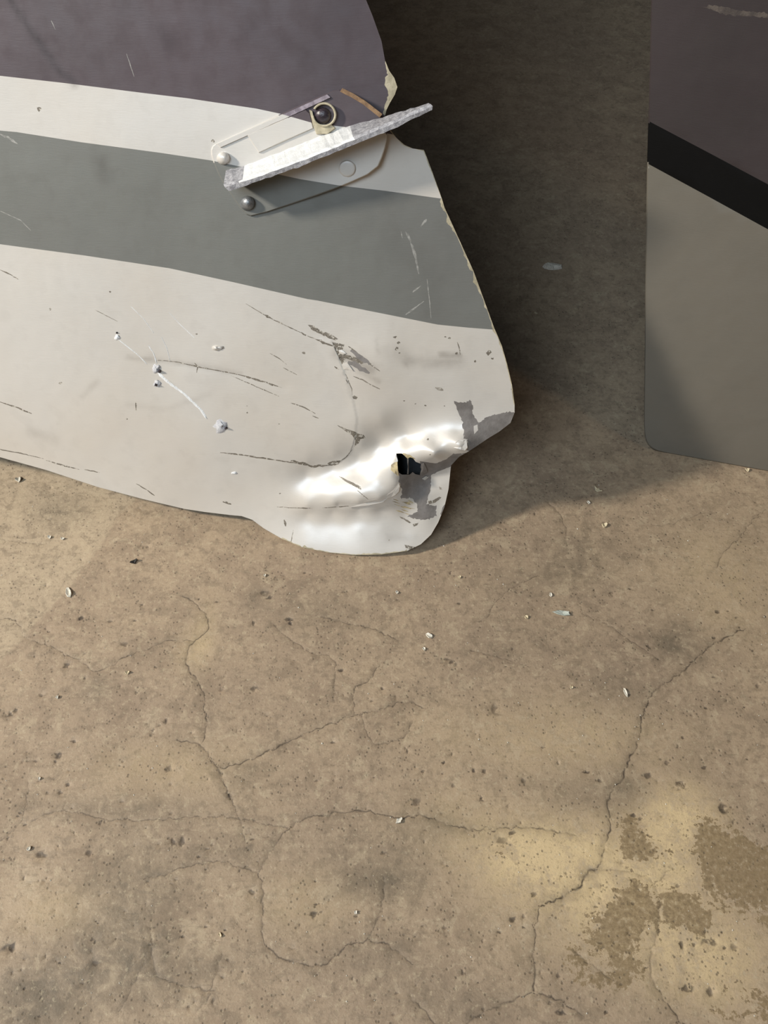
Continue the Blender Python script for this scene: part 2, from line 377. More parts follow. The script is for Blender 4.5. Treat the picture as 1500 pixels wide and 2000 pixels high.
# ------------------------------------------------------------------ rudder: traced shapes
LIP = 0.0185
n0 = Plane((0,0,0), 8, 25).n
RP = Plane(on_floor([(700, 1082)])[0]-n0*LIP, 8, 25)
OUT = [(-520,-820),(480,-820),(560,-500),(640,-220),(690,-65),(715,0),(728,32),(745,80),(752,118),(760,138),(770,152),(776,170),(771,185),(762,200),(755,214),(752,226),(757,241),(764,256),(775,270),(790,283),
 (806,290),(828,293),(835,311),(848,346),(863,388),(868,405),(880,431),(900,475),(925,530),(945,585),(965,640),(980,675),(990,710),(1000,752),(1005,790),(1005,806),(997,826),(975,843),(952,857),(918,880),
 (897,892),(881,909),(879,925),(876,955),(868,990),(856,1020),(842,1044),(822,1063),(795,1076),(745,1083),(690,1084),(640,1079),(590,1069),(550,1052),(515,1032),(492,1015),(472,1008),(450,1006),(400,1000),(360,994),
 (280,975),(190,951),(90,918),(0,893),(-150,858),(-520,780)]
HOLE = [(773.6,885.6),(785,885.6),(790,890),(796,896),(801,893),(806.7,895),(812,902),(822.7,906),(821,912),(822.7,916.5),(820.5,928),(811,926),(806,922),(800,927),(785,927),(779,923),(775.7,912),(776.8,899.5)]
HP = np.array([(-520,-820,12),(480,-820,8),(-520,0,13),(0,-300,13),(400,-300,11),(600,-300,4),(0,0,13),(400,0,12),(650,0,6),(715,0,2.5),(0,300,14),(400,300,13),(700,300,8),(820,320,3),(0,600,13.5),(400,600,12.5),(700,560,8),(880,560,4),(945,600,2.5),
 (-520,400,14),(-520,700,8),(-300,700,10),(0,780,10),(0,880,2.5),(100,900,3),(200,800,12.5),(200,930,3.5),(300,900,8),(300,975,3.5),(400,840,12.5),(400,920,7.6),(400,990,4),(300,720,12.6),(450,735,12.2),(560,760,11.5),(450,705,13),(560,700,11.8),
 (300,640,13),(150,700,13.5),(620,740,10.5),(690,650,8.8),(735,690,10.2),(735,735,11),(740,780,9),(800,700,7),(880,700,4.5),(960,700,1.5),(1000,760,.5),(800,640,6),(680,790,9.8),
 (430,960,5.5),(480,940,6.2),(490,980,5.4),(500,880,10),(500,1005,6.5),(510,1025,8),(560,920,6),(560,960,7),
 (600,860,9.5),(600,900,6.2),(600,925,2.2),(600,960,8.5),(600,987,12.2),(600,1005,9.4),(600,1035,13),(600,1066,18),
 (655,850,9.3),(650,890,5.4),(650,912,1),(650,945,8.4),(650,982,15.2),(650,1000,10),(650,1040,13.5),(650,1078,19.5),
 (700,830,9.2),(705,870,4.8),(702,892,0),(700,930,7.8),(700,980,17.6),(700,996,10.6),(700,1035,13),(700,1080,20),
 (745,820,7.6),(745,850,2.6),(742,868,-.2),(740,905,7.5),(745,950,15.5),(742,975,17),(745,992,9.4),(745,1030,10.4),(745,1081,18.5),
 (765,885,7.5),(764,915,13.5),(775,945,14),(790,955,8),(790,1000,5.4),(790,1040,8.4),(795,1074,14.5),
 (800,780,7),(800,825,2.6),(795,850,1.6),(795,872,8.5),(790,884,11.5),(815,892,14),
 (850,780,5.4),(850,815,4),(850,840,6),(850,868,13),(848,886,18.5),(850,895,14),(848,905,6),(845,918,.6),
 (895,770,4.4),(895,815,4.8),(895,845,9),(897,872,16.8),(905,882,13),(893,890,9),(880,905,1),(935,770,2.4),(940,815,3),(940,850,6.5),(975,835,2.5),(995,815,.6),
 (830,935,-.5),(805,940,3),(860,945,-1.6),(876,940,-2),(825,975,2.2),(862,985,-.5),(835,1010,4.6),(850,1020,3.6),(825,1055,9)], float)
_d = (HP[:,0] >= 540) & (HP[:,1] >= 815); HP[_d,2] = 7+(HP[_d,2]-7)*1.2
def tps(c, vals):
    d = np.linalg.norm(c[:,None]-c[None], axis=2)/200
    K = np.where(d > 0, d*d*np.log(np.maximum(d, 1e-9)), 0)+np.eye(len(c))*2e-4
    P = np.column_stack([np.ones(len(c)), c/200]); n = len(c)
    M = np.zeros((n+3, n+3)); M[:n,:n] = K; M[:n,n:] = P; M[n:,:n] = P.T
    s = np.linalg.solve(M, np.r_[vals, 0, 0, 0])
    def f(q):
        q = np.asarray(q, float); r = np.empty(len(q))
        for i in range(0, len(q), 8000):
            b = q[i:i+8000]; d = np.linalg.norm(b[:,None]-c[None], axis=2)/200
            k_ = np.where(d > 0, d*d*np.log(np.maximum(d, 1e-9)), 0)
            r[i:i+8000] = k_@s[:n]+s[n]+(b/200)@s[n+1:]
        return r
    return f
_h = tps(HP[:,:2], HP[:,2])
PEEL = [(600,906),(640,909),(665,901),(683,886),(690,868),(694,850),(697,820),(692,790),(685,765),(672,725),(660,695),(648,668)]
_peelpoly = PEEL+[(560,640),(430,640),(430,885)]
def hfront(q):
    q = np.asarray(q, float); h = _h(q)
    x, y = q[:,0], q[:,1]
    h = h + .35*np.sin(x/83+y/61)*np.sin(y/97-x/140)                       # gentle oil-canning
    d = seg_dist(q, [(300,700),(385,714),(470,731),(555,757)]); h = h-.5*np.exp(-(d/9)**2)
    d = seg_dist(q, PEEL); s = inside(q, _peelpoly)
    h = h+np.where(s, .45*np.exp(-d/40), 0)                                 # thick paint edge lifts
    d = seg_dist(q, [(662,986),(700,989),(765,975)]); h = h-1.2*np.exp(-(d/5)**2)
    return h/1000.
STRIPES = [ # lower edge of each colour, top to bottom
 [(-600,90),(0,148),(133,163),(283,182),(367,192),(500,212),(547,222),(610,240),(680,249),(740,258),(800,268)],
 [(-600,180),(0,255),(33,258),(160,278),(310,298),(410,313),(540,340),(587,350),(667,363),(747,372),(863,388),(900,393)],
 [(-600,405),(0,477),(165,499),(331,524),(455,551),(600,584),(620,587),(780,619),(855,634),(915,640),(967,644),(1000,647)]]
STRIPES = [[tuple(p) for p in resample(s_, 6)] for s_ in STRIPES]
def stripe_id(q):
    y = q[:,1]; a, b, c_ = [np.interp(q[:,0], [p[0] for p in s], [p[1] for p in s]) for s in STRIPES]
    return np.where(y < a, 2, np.where(y < b, 0, np.where(y < c_, 1, 0)))
MATS = [CREAM, GREY, PURPLE, PRIMER, SCRATCH_SHADE, WHITESCR_GLINT, EDGE, RUST, TEAR, GREYSCR]
PATCHES = []   # (material, outline), later ones on top
def jag(poly, amp=.8, step=4): 
    P = resample(poly, step, True); return P+rng.normal(size=P.shape)*amp*.5
P_ = lambda m, poly, amp=.8: PATCHES.append((m, jag(poly, amp)))
S_ = lambda m, line, wd, j=.35: PATCHES.append((m, strip_poly(line, wd, j)))
P3_ = lambda poly: PATCHES.append((3, jag(poly, 2.0, 3.2)))
P3_([(887.7,785),(911,786),(917.6,781),(922,786),(923,805),(926,815),(935,825),(947,817),(967,810),(986,805),(1012,806),(1004,832),(955,862),(920,886),(913,879),(913,857),(905,856),(906,846),(901.6,820),(894,803)])
P_(0, [(925,832),(932.5,829),(933.6,840),(926,848)], .4)
P3_([(779,920),(785,924),(800,924),(806,919),(811,923),(820,925),(832,934),(842,927),(842,942),(838.7,961),(833,985),(851.5,988),(852.5,1006),(838.7,1015.7),(823.7,1014.7),(806.7,1012.5),(797,1008),(815,999.7),(815,984.8),(802.4,972),(784.3,975),(785.3,957),(780,942)])
P_(3, [(820,901),(850,905),(872,897),(886,886),(900,886),(912,884),(900,896),(884,910),(872,914),(842,928),(832,934),(820,930),(821,912)])
P_(8, [(786,885),(800,888),(812,897),(806,897),(800,895),(796,898),(790,892)], .5)
P_(4, [(845,978),(858,970),(862,972),(850,982),(838,985),(836,978)]); P_(4, [(857,950),(862,952),(864,957),(859,956)], .4)
P_(4, [(778,1007),(790,1012),(803,1020),(800,1022),(786,1014)]); P_(4, [(806,1024),(817,1021),(815,1026),(808,1029)], .5)
P_(3, [(866,988),(874,978),(880,980),(866,1010),(860,1004)]); P_(4, [(790,1064),(800,1066),(812,1068),(800,1074),(792,1070)], .7)
P_(8, [(755,975),(785,962),(800,974),(812,988),(790,1000),(770,996)], 1.2) if False else None
for q in range(14):
    x, y = rng.uniform(770, 812), rng.uniform(975, 1002)
    S_(8, [(x-rng.uniform(4,9), y-rng.uniform(0,4)), (x+rng.uniform(4,9), y+rng.uniform(0,4))], rng.uniform(1.2,3))
P_(4, [(601,634),(612,636),(630,648),(636,650),(634,656),(620,650),(608,643)]); P_(4, [(633,648),(645,652),(660,662),(655,665),(640,660),(634,655)])
P_(4, [(648,668),(660,670),(672,673),(668,690),(700,700),(712,708),(706,712),(690,706),(676,700),(668,712),(660,696)])
S_(4, [(680,676),(705,695),(730,716)], 3); S_(4, [(690,690),(715,706),(742,725)], 2.2); S_(3, [(680,706),(700,716),(722,729)], 9); S_(3, [(685,684),(705,698),(722,712)], 9)
S_(4, [(690,735),(708,742),(726,752),(742,760)], 2.4)
S_(4, [(480,593),(520,617),(545,630),(568,640)], 1.8); S_(4, [(518,615),(532,623)], 4); S_(4, [(540,627),(552,633)], 5); S_(4, [(552,633),(590,651)], 1.8); S_(4, [(588,649),(598,655)], 6); S_(4, [(600,656),(620,664)], 1.6); S_(4, [(616,662),(636,671),(650,676)], 4.5)
S_(4, [(302,703),(345,707),(385,716),(430,725),(470,732)], 2.2); S_(4, [(455,729),(480,735),(515,746),(550,757)], 3); S_(4, [(450,733),(500,755),(545,774)], 1.8); S_(4, [(568,787),(590,794),(616,808)], 2); S_(4, [(610,812),(622,817)], 2); S_(4, [(380,709),(386,716),(384,728)], 2.6)
S_(4, [(430,884),(470,888),(520,896),(560,902),(580,905)], 2.8); S_(4, [(568,900),(590,906),(612,911),(642,909)], 5); S_(4, [(640,906),(650,903),(664,902),(655,907),(642,908)], 5); S_(4, [(662,902),(676,893),(688,878)], 2.2)
P_(4, [(658,830),(672,836),(690,842),(700,847),(711,850),(714,855),(704,858),(700,866),(692,873),(694,860),(688,850),(674,842)], .6)
S_(4, [(541,990),(575,992),(610,993)], 1.8); S_(4, [(630,992),(690,988)], 1.6); P_(4, [(661,929),(675,936),(690,943),(705,951),(706,957),(690,949),(674,940)], .5); S_(4, [(698,958),(720,976)], 1.5)
S_(4, [(692,735),(690,760),(694,776)], 2.0) if False else None
P_(4, [(688,774),(692,772),(699,776),(696,780),(690,779)], .4); S_(4, [(676,742),(680,748)], 5); S_(4, [(653,716),(662,722)], 3.5)
S_(5, [(649,672),(660,697),(672,726),(683,752)], 2.0, .2); S_(5, [(693,852),(690,868),(683,884)], 1.6, .2); S_(4, [(675,730),(687,760),(688,772)], 1.6)  # bright rim and thin shadow of the peel edge, painted as strokes
S_(4, [(0,785),(30,795),(62,808)], 2.8); S_(4, [(-60,868),(0,878),(40,885),(85,896)], 1.8); S_(4, [(90,899),(130,911),(155,917)], 2.2); S_(4, [(165,917),(195,923)], 2)
S_(4, [(0,527),(18,535),(36,546)], 2); S_(4, [(185,605),(230,628)], 1.2); S_(4, [(265,785),(266,803)], 3); S_(4, [(266,945),(284,955),(302,968)], 2.4); S_(4, [(435,980),(452,985)], 4); S_(4, [(553,718),(580,732)], 1.4)
S_(4, [(527,690),(545,700),(560,712)], 1.6); S_(4, [(555,1015),(558,1028)], 4); S_(4, [(573,1035),(568,1062)], 1.6); S_(4, [(176,740),(160,775)], 2) if False else None
for x, y, r in [(593,690,3.2),(483,806,2),(482,793,1.6),(545,828,1.6),(118,748,3),(98,604,2.6),(547,964,2),(384,652,2),(771,658,4),(778,669,3.4),(775,682,4),(780,690,2),(870,658,1.8),(878,661,2.6),(955,688,5),(962,700,3),(928,706,2.4),(811,789,2),(831,792,2),(868,793,1.6),(840,888,1.6),(836,858,2),(1000,760,2.5),(248,818,2),(215,570,2.4),(77,213,5),(416,276,4),(892,690,3.2),(790,783,1.6),(760,1055,2)]:
    a = np.linspace(0, 2*math.pi, 7, endpoint=False)
    PATCHES.append((4, np.stack([x+r*np.cos(a)*(1+.3*rng.normal(size=7)), y+r*np.sin(a)*(1+.3*rng.normal(size=7))*.8], 1)))
S_(4, [(850,757),(866,762)], 5); S_(4, [(893,668),(897,680),(899,693)], 2.2)
# pale scratches on the grey band and the glue trail on the cream one
S_(9, [(796,456),(803,475),(812,505),(818,535)], 4.5); S_(9, [(792,452),(800,470)], 1.8); S_(9, [(834,545),(838,580),(842,622)], 1.6); S_(9, [(806,571),(813,565),(822,558)], 3); S_(9, [(792,615),(810,602),(828,588)], 2.6); S_(9, [(822,442),(828,436),(833,428)], 5); S_(9, [(783,452),(786,465)], 2)
S_(9, [(0,262),(15,268),(34,281)], 4); S_(9, [(0,412),(40,430),(60,450)], 1.5); S_(9, [(100,40),(108,58)], 1.4); S_(9, [(247,105),(262,150)], 1.3)
S_(5, [(330,742),(355,768)], 1.4)
# bare filler along the worn right-hand edge
P_(6, [(752,116),(760,134),(772,150),(780,170),(774,187),(764,202),(757,216),(752,226),(748,222),(752,205),(757,190),(758,178),(751,165),(752,152),(757,146),(754,132)], 1.2)
P_(7, [(676,178),(700,190),(722,205),(748,222),(745,227),(716,209),(695,196)], .8) if False else None
edge_line = resample([(863,388),(868,405),(880,431),(900,475),(925,530),(945,585),(965,640),(980,675),(990,710),(1000,752),(1005,790)], 5)
n = len(edge_line); wv = np.full(n, 1.6)
for bx, bw, bl in [(400,6,12),(433,8,12),(447,4,9),(500,4,10),(519,7,9),(548,7,12),(566,5,9),(596,3,10),(640,3.5,18),(672,3,14)]:
    wv = np.maximum(wv, bw*np.exp(-((edge_line[:,1]-bx)/bl)**2))
wv *= 1+.18*rng.normal(size=n)
PATCHES.append((6, np.vstack([edge_line+[4,-2], (edge_line+np.stack([-wv, wv*.35], 1))[::-1]])))
PATCHES.append((6, strip_poly([(752,226),(764,256),(790,284),(828,294),(848,346),(863,388)], 3.4, .2)))
BOTT = resample([(795,1076),(745,1083),(690,1084),(640,1079),(590,1069),(550,1052)], 5)
PATCHES.append((6, np.vstack([BOTT+[0,3], (BOTT-np.stack([0*BOTT[:,0], np.abs(rng.normal(size=len(BOTT)))*1.6+.4], 1))[::-1]])))

OUTL = resample(OUT, 7, True)
def gridpts(x0, x1, y0, y1, s):
    gx, gy = np.meshgrid(np.arange(x0, x1, s), np.arange(y0, y1, s*.866))
    gx = gx+(np.arange(gx.shape[0]) % 2)[:,None]*s/2
    return np.stack([gx.ravel(), gy.ravel()], 1)
fine = gridpts(480, 1010, 780, 1085, 3.2); mid = gridpts(-20, 1010, -20, 1010, 6.5); coarse = gridpts(-520, 760, -820, 900, 30)
mid = mid[~((mid[:,0] > 478) & (mid[:,1] > 778))]; coarse = coarse[(coarse[:,0] < -22) | (coarse[:,1] < -22)]
gp = np.vstack([fine, mid, coarse]); gp = gp[inside(gp, OUTL)]; gp = gp[(seg_dist(gp, OUTL, True) > 2.0)]
V, T, _ = cdt(gp, [OUTL, np.array(HOLE)]+[p for _, p in PATCHES], [np.array(s) for s in STRIPES])
cen = V[T].mean(1)
ok = inside(cen, OUTL) & ~inside(cen, HOLE); T = T[ok]; cen = cen[ok]
ids = stripe_id(cen)
for m, poly in PATCHES: ids[inside(cen, poly)] = m
used = np.unique(T); remap = -np.ones(len(V), int); remap[used] = np.arange(len(used)); V = V[used]; T = remap[T]
X = RP.at(V, hfront(V))
sm = np.zeros(len(V))
def soft(line, wdt, s): 
    global sm
    sm = np.maximum(sm, s*np.exp(-(seg_dist(V, line)/wdt)**2))
soft([(15,-10),(60,60),(110,130),(145,165)], 8, .85); soft([(780,690),(800,705),(850,712),(895,705)], 12, .42); soft([(860,692),(898,694)], 5, .6); soft([(783,700),(793,715)], 4, .5)
soft([(660,690),(700,708),(725,722)], 12, .55); soft([(250,698),(385,714),(470,730)], 5, .4); soft([(700,725),(740,745)], 5, .3); soft([(190,745),(160,775)], 6, .2); soft([(250,790),(320,800),(410,770)], 5, .16)
soft([(195,318),(205,345)], 16, .35); soft([(770,480),(830,520),(850,610)], 25, .18); soft([(800,980),(780,1000)], 12, .4); soft([(850,970),(835,1000)], 10, .3); soft([(760,1050),(810,1050)], 9, .22)
soft([(775,880),(770,930),(800,935)], 5, .5); soft([(60,845),(110,860)], 10, .2); soft([(240,0),(330,80)], 22, .25); soft([(500,60),(600,130)], 40, .2); soft([(735,660),(738,690)], 3, .2)
soft([(440,318),(470,325)], 6, .3)  # cast shadow of the cream rivet, painted as a soft stroke
ro_loc = on_floor([(700, 1082)])[0]
rudder = empty('rudder', ro_loc)
tag(rudder, 'battered rudder in purple, cream and grey stripes with a torn dented tip', 'aircraft rudder')
skin = link('front_skin', mesh('front_skin', X, T[:,::-1] if False else T, MATS, ids, True, {'smudge_shade':sm}), rudder)
tag(skin, 'striped painted skin, dented and torn at the tip')
# back skin and the rim that joins the two
def hback(q):
    d = seg_dist(q, OUTL[::4], True); return np.minimum(hfront(q)-.003, (-3-11*(1-np.exp(-d/70)))/1000.)
gb = gridpts(-520, 1010, -820, 1085, 30); gb = gb[inside(gb, OUTL)]; gb = gb[seg_dist(gb, OUTL[::2], True) > 12]
Vb, Tb, _ = cdt(gb, [OUTL]); cb = Vb[Tb].mean(1); Tb = Tb[inside(cb, OUTL)]
db = seg_dist(Vb, OUTL, True); hb = hback(Vb); hb[db < 1] = hfront(Vb[db < 1])-.003
link('back_skin', mesh('back_skin', RP.at(Vb, hb), Tb[:,::-1], [INNER]), rudder)
hf = hfront(OUTL); A = RP.at(OUTL, hf+.0002); B = RP.at(OUTL, hf-.0032)
no = len(OUTL); out2 = OUTL-OUTL.mean(0)
rim_f = [(i, (i+1) % no, no+(i+1) % no, no+i) for i in range(no)]
link('rim', mesh('rim', np.vstack([A, B]), rim_f, [EDGE]), rudder)
# unseen rest of the rudder, extended left and up to shade the gap
yv = math.radians(8); UU = np.array([math.cos(yv), -math.sin(yv), 0]); VV = np.cross(UU, -RP.n); VV = VV if VV[2] > 0 else -VV
ea, eb, ec = RP.at([(-520,780),(-520,-820),(480,-820)], 0.)
EX = [ec, ec+VV*.45-UU*.25, eb+VV*.5-UU*.75, ea-UU*.75+VV*.12, ea, eb]
EX = np.array(EX); n6 = len(EX); EXV = np.vstack([EX+RP.n*.012, EX-RP.n*.014])
EXF = [tuple(range(n6))[::-1], tuple(range(n6, 2*n6))]+[(i, (i+1) % n6, n6+(i+1) % n6, n6+i) for i in range(n6)]
link('unseen_shade_section', mesh('unseen_shade_section', EXV, EXF, [CREAM, PURPLE], [1]*len(EXF), False, {'smudge_shade':np.zeros(2*n6)}), rudder)

# curled paint flakes and torn lips around the hole
def flake(poly, lift, mat, thick=.0006, label=None, name='paint_flake'):
    """thin curled chip: lift gives the height above the skin (mm) at each corner"""
    P = np.asarray(poly, float); h = hfront(P)+np.asarray(lift)/1000.
    c = P.mean(0); hc = h.mean()+.0003
    top = RP.at(np.vstack([P, [c]]), np.r_[h, hc]); bot = RP.at(np.vstack([P, [c]]), np.r_[h, hc]-thick)
    n = len(P); F = []
    for i in range(n):
        j = (i+1) % n; F += [(i, j, n), (n+1+j, n+1+i, 2*n+1), (i, n+1+i, n+1+j, j)]
    o = link(name, mesh(name, np.vstack([top, bot]), F, [mat], smooth=False), skin)
    if label: tag(o, label)
    return o
flake([(885.6,874),(890,864),(897,859),(905,860),(911,858),(913,874),(908,880),(900,878),(893,876)], [.5,.4,.4,.6,1,2.6,3.2,2.4,1.4], CREAM, label='curled white paint flake')
flake([(764,908),(770,903),(776,902),(777,916),(778,930),(772,926),(768,922),(763,918)], [.6,.6,1.2,2.5,3,2,1,.6], TEAR, label='brown torn flake')
flake([(750,974),(758,966),(770,957),(779,944),(781,950),(779,960),(772,967),(764,971)], [.3,.4,.6,.8,2,2.2,1.8,1.2], CREAM)
flake([(680,980),(684,982),(710,981),(735,976),(758,972),(748,981),(720,987),(700,989),(681,991)], [.4,.5,.6,.6,.3,1.5,2.4,2.6,1.6], CREAM)
flake([(822,906),(828,904),(833,915),(835,922),(824,929),(820,927),(823,916)], [.3,1.6,2.2,1.2,.6,.4,.5], PRIMER, label='bent torn metal tab')
flake([(824,935),(832,930),(838,932),(830,938)], [.6,1.3,1,.6], WHITESCR_GLINT)
flake([(795,897),(798,896),(799,912),(798,926),(795,926),(796,910)], [-1,-1,-4,-.3,-.3,-4], METAL, label='thin strand across the hole', name='torn_strand')
flake([(668,712),(678,708),(684,716),(690,725),(680,722),(671,722)], [.5,.6,.9,1.2,.6,.5], CREAM)
flake([(661,684),(668,683),(676,690),(670,693),(663,690)], [.4,.4,.8,.6,.4], CREAM)
# raised lumps of dried glue on the cream band
def blob(x, y, r, hgt, mat, seed, label, name='glue_lump', st=1.0):
    rg = np.random.default_rng(seed); rings, seg = 4, 12; P = [(x, y)]; H = [hgt]
    for i in range(1, rings+1):
        for j in range(seg):
            a = 2*math.pi*j/seg; rr = r*i/rings*(1+.22*rg.normal())
            P.append((x+rr*math.cos(a)*st, y+rr*math.sin(a)/st)); H.append(hgt*max(0, math.cos(i/rings*math.pi/2))*(1+.35*rg.normal())-(.3 if i == rings else 0))
    P = np.array(P); F = [(0, 1+j, 1+(j+1) % seg) for j in range(seg)]
    for i in range(rings-1):
        for j in range(seg):
            a = 1+i*seg+j; b = 1+i*seg+(j+1) % seg; F.append((a, a+seg, b+seg, b))
    o = link(name, mesh(name, RP.at(P, hfront(P)+np.array(H)/1000), F, [mat]), skin); tag(o, label); return o
GLUE = plain('cloudy_glue', lin(216,214,214), lin(196,194,196), .4, 0, 300, .8)
blob(430, 833, 14, 1.9, GLUE, 1, 'star-shaped lump of clear glue'); blob(305, 720, 9, 1.7, GLUE, 2, 'cratered lump of glue'); blob(307, 749, 8, 1.3, GLUE, 3, 'small glue lump under another')
blob(424, 680, 9, 2.0, CREAM, 4, 'cream paint bump', st=1.3); blob(229, 659, 6, 1.2, WHITE, 5, 'tiny glue speck'); blob(458, 924, 5, .8, WHITE, 6, 'faint white smear', st=1.4)
for x, y, r in [(311,725,3.6),(304,752,3.2),(441,836,3.4),(228,650,2.2)]:
    blob(x, y, r, 3.0 if r > 3 else 1, DARK, int(x), 'dark crater in the glue', 'glue_crater')
def ridge(line, wd, hgt, mat, name, label=None, parent=None):
    L = resample(line, 6); n = len(L); T_ = np.gradient(L, axis=0); T_ /= np.linalg.norm(T_, axis=1)[:,None]; N_ = np.stack([-T_[:,1], T_[:,0]], 1)
    ww = wd*(.6+.5*rng.random(n))/2; ww[0] = ww[-1] = .3
    P = np.vstack([L+N_*ww[:,None], L, L-N_*ww[:,None]]); h = hfront(P)+np.r_[np.full(n, -.0001), np.full(n, hgt/1000), np.full(n, -.0001)]
    F = [(i, i+1, n+i+1, n+i) for i in range(n-1)]+[(n+i, n+i+1, 2*n+i+1, 2*n+i) for i in range(n-1)]
    o = link(name, mesh(name, RP.at(P, h), F, [mat]), parent or skin)
    if label: tag(o, label)
ridge([(308,728),(330,748),(358,768),(376,785),(392,800),(404,818)], 6, .5, WHITE, 'glue_trail', 'whitish glue trail'); ridge([(231,663),(250,678),(268,692),(287,711)], 2.4, .3, WHITE, 'glue_trail'); ridge([(290,675),(300,690),(306,710)], 2.6, .3, WHITE, 'glue_trail')
ridge([(255,598),(280,622),(300,650)], 1.4, .2, WHITE, 'glue_trail'); ridge([(315,658),(326,680),(332,705)], 1.4, .2, WHITE, 'glue_trail'); ridge([(330,610),(350,632),(380,660)], 1.6, .2, WHITE, 'glue_trail')

# ---- control horn bolted to the rudder
def hp(q): return hfront(q)
HBASE = float(hfront([(600, 300)])[0])+.0012
def slab(name, poly, h0, h1, parent, mats=None, ids_fn=None, bev=1.8, label=None, step=10):
    """plate parallel to the rudder face, between two heights, with a small chamfer"""
    P = resample(poly, step, True); c = P.mean(0)
    inn = P+(c-P)/np.linalg.norm(c-P, axis=1)[:,None]*bev
    g = gridpts(*np.r_[P[:,0].min(), P[:,0].max(), P[:,1].min(), P[:,1].max()], 9); g = g[inside(g, inn)]; g = g[seg_dist(g, inn, True) > 2]
    V_, T_, _ = cdt(g, [inn], [np.array(s) for s in STRIPES] if ids_fn else [])
    ce = V_[T_].mean(1); T_ = T_[inside(ce, inn)]; ce = V_[T_].mean(1)
    us = np.unique(T_); rm = -np.ones(len(V_), int); rm[us] = np.arange(len(us)); V_ = V_[us]; T_ = rm[T_]
    nv = len(V_); n = len(P)
    Xs = np.vstack([RP.at(V_, h1), RP.at(inn, h1), RP.at(P, h1-.0008), RP.at(P, h0)])
    F = [tuple(t) for t in T_]
    for a, b in ((nv, nv+n), (nv+n, nv+2*n)):
        F += [(a+i, a+(i+1) % n, b+(i+1) % n, b+i) for i in range(n)]
    q = [np.vstack([ce, (P+np.roll(P, -1, 0))/2, (P+np.roll(P, -1, 0))/2])][0]
    mi = ids_fn(q) if ids_fn else None
    o = link(name, mesh(name, Xs, F, mats, mi, False, {'smudge_shade':np.zeros(len(Xs))}), parent)
    if label: tag(o, label)
    return o
PLATE = smoothline([(412,288),(424,279),(547,223),(647,178),(668,174),(713,200),(747,228),(758,262),(750,298),(735,333),(667,364),(600,388),(494,423),(477,418),(450,378),(430,348),(413,308)], 1, True)
horn = slab('control_horn', PLATE, HBASE-.006, HBASE+.0028, rudder, MATS[:3], stripe_id, label='painted metal control horn bracket riveted across the stripes')
slab('raised_pad', [(483,264),(598,214),(606,222),(612,250),(505,298)], HBASE+.002, HBASE+.0046, horn, MATS[:3], stripe_id, 1.6)
LAV = plain('worn_lavender_paint', lin(164,152,160), lin(120,108,116), .5, 0, 200)
slab('upper_lip', [(424,281),(547,226),(640,184),(646,190),(552,234),(430,288)], HBASE+.002, HBASE+.0042, horn, [CREAM, GREY, LAV], stripe_id, 1.2)
# flange standing off the plate and reaching past the rudder's edge
def rail(name, lines, parent, mats, ids, rough=0.0):
    n = 46; R_ = []
    for L, hs in lines:
        L = np.asarray(L, float); s = np.r_[0, np.cumsum(np.linalg.norm(np.diff(L, axis=0), axis=1))]; t = np.linspace(0, s[-1], n)
        q = np.stack([np.interp(t, s, L[:,0]), np.interp(t, s, L[:,1])], 1); h = np.interp(t, s, hs)/1000+HBASE
        if rough: q = q+rng.normal(size=q.shape)*rough; h = h+rng.normal(size=n)*rough*.0004
        R_.append(RP.at(q, h))
    m = len(lines); Vx = np.vstack(R_); F = []; mi = []
    for r in range(m):
        for i in range(n-1):
            F.append((r*n+i, r*n+i+1, ((r+1) % m)*n+i+1, ((r+1) % m)*n+i)); mi.append(ids[r](i/(n-1)))
    F.append(tuple(r*n for r in range(m))[::-1]); mi.append(1); F.append(tuple(r*n+n-1 for r in range(m))); mi.append(1)
    return link(name, mesh(name, Vx, F, mats, mi, False), parent)
GRITTY_UNLIT = plain('grit_and_unlit_grey_paint', lin(190,188,190), lin(146,144,148), .5, 0, 320, .8)
fl_o = rail('flange', [
   ([(441,331),(470,326),(633,262),(690,243),(746,229),(836,202)], [2,2,2,2,5,24]),
   ([(437,361),(478,349),(578,313),(671,276),(711,259),(761,238),(841,203)], [26,28,30,30,30,30,30]),
   ([(439,365),(480,354),(580,318),(673,281),(713,264),(763,244),(845,207)], [29,31,32,32,32,32,31]),
   ([(447,373),(480,363),(580,327),(673,290),(713,274),(763,254),(844,214)], [28,30,31,31,31,31,30]),
   ([(448,345),(470,338),(633,274),(690,253),(746,238),(836,212)], [2,2,2,2,5,23])], horn, [WHITE, METAL, GRITTY_UNLIT],
   [lambda t: 2 if t < .07 or t > .62 else 0, lambda t: 2 if t < .05 or t > .6 else 0, lambda t: 2, lambda t: 1, lambda t: 1], .55)  # lit middle of the top face painted white, its unlit ends grey
tag(fl_o, 'upstanding flange and arm with gritty white paint and painted-in lit top')
for p in [fl_o.data.polygons]: pass
def dome(name, x, y, r, hgt, base, mat, parent, label, rings=5, seg=16, flat=1.0):
    P = [(x, y)]; H = [hgt]
    for i in range(1, rings+1):
        a = i/rings*math.pi/2
        for j in range(seg):
            b = 2*math.pi*j/seg; P.append((x+r*math.sin(a)*math.cos(b), y+r*math.sin(a)*math.sin(b))); H.append(hgt*math.cos(a)**flat)
    F = [(0, 1+j, 1+(j+1) % seg) for j in range(seg)]
    for i in range(rings-1):
        for j in range(seg):
            a = 1+i*seg+j; b = 1+i*seg+(j+1) % seg; F.append((a, a+seg, b+seg, b))
    H = np.array(H); H[-seg:] = -1.0
    o = link(name, mesh(name, RP.at(np.array(P), base+H/1000), F, [mat]), parent); tag(o, label); return o
TOP = HBASE+.0028
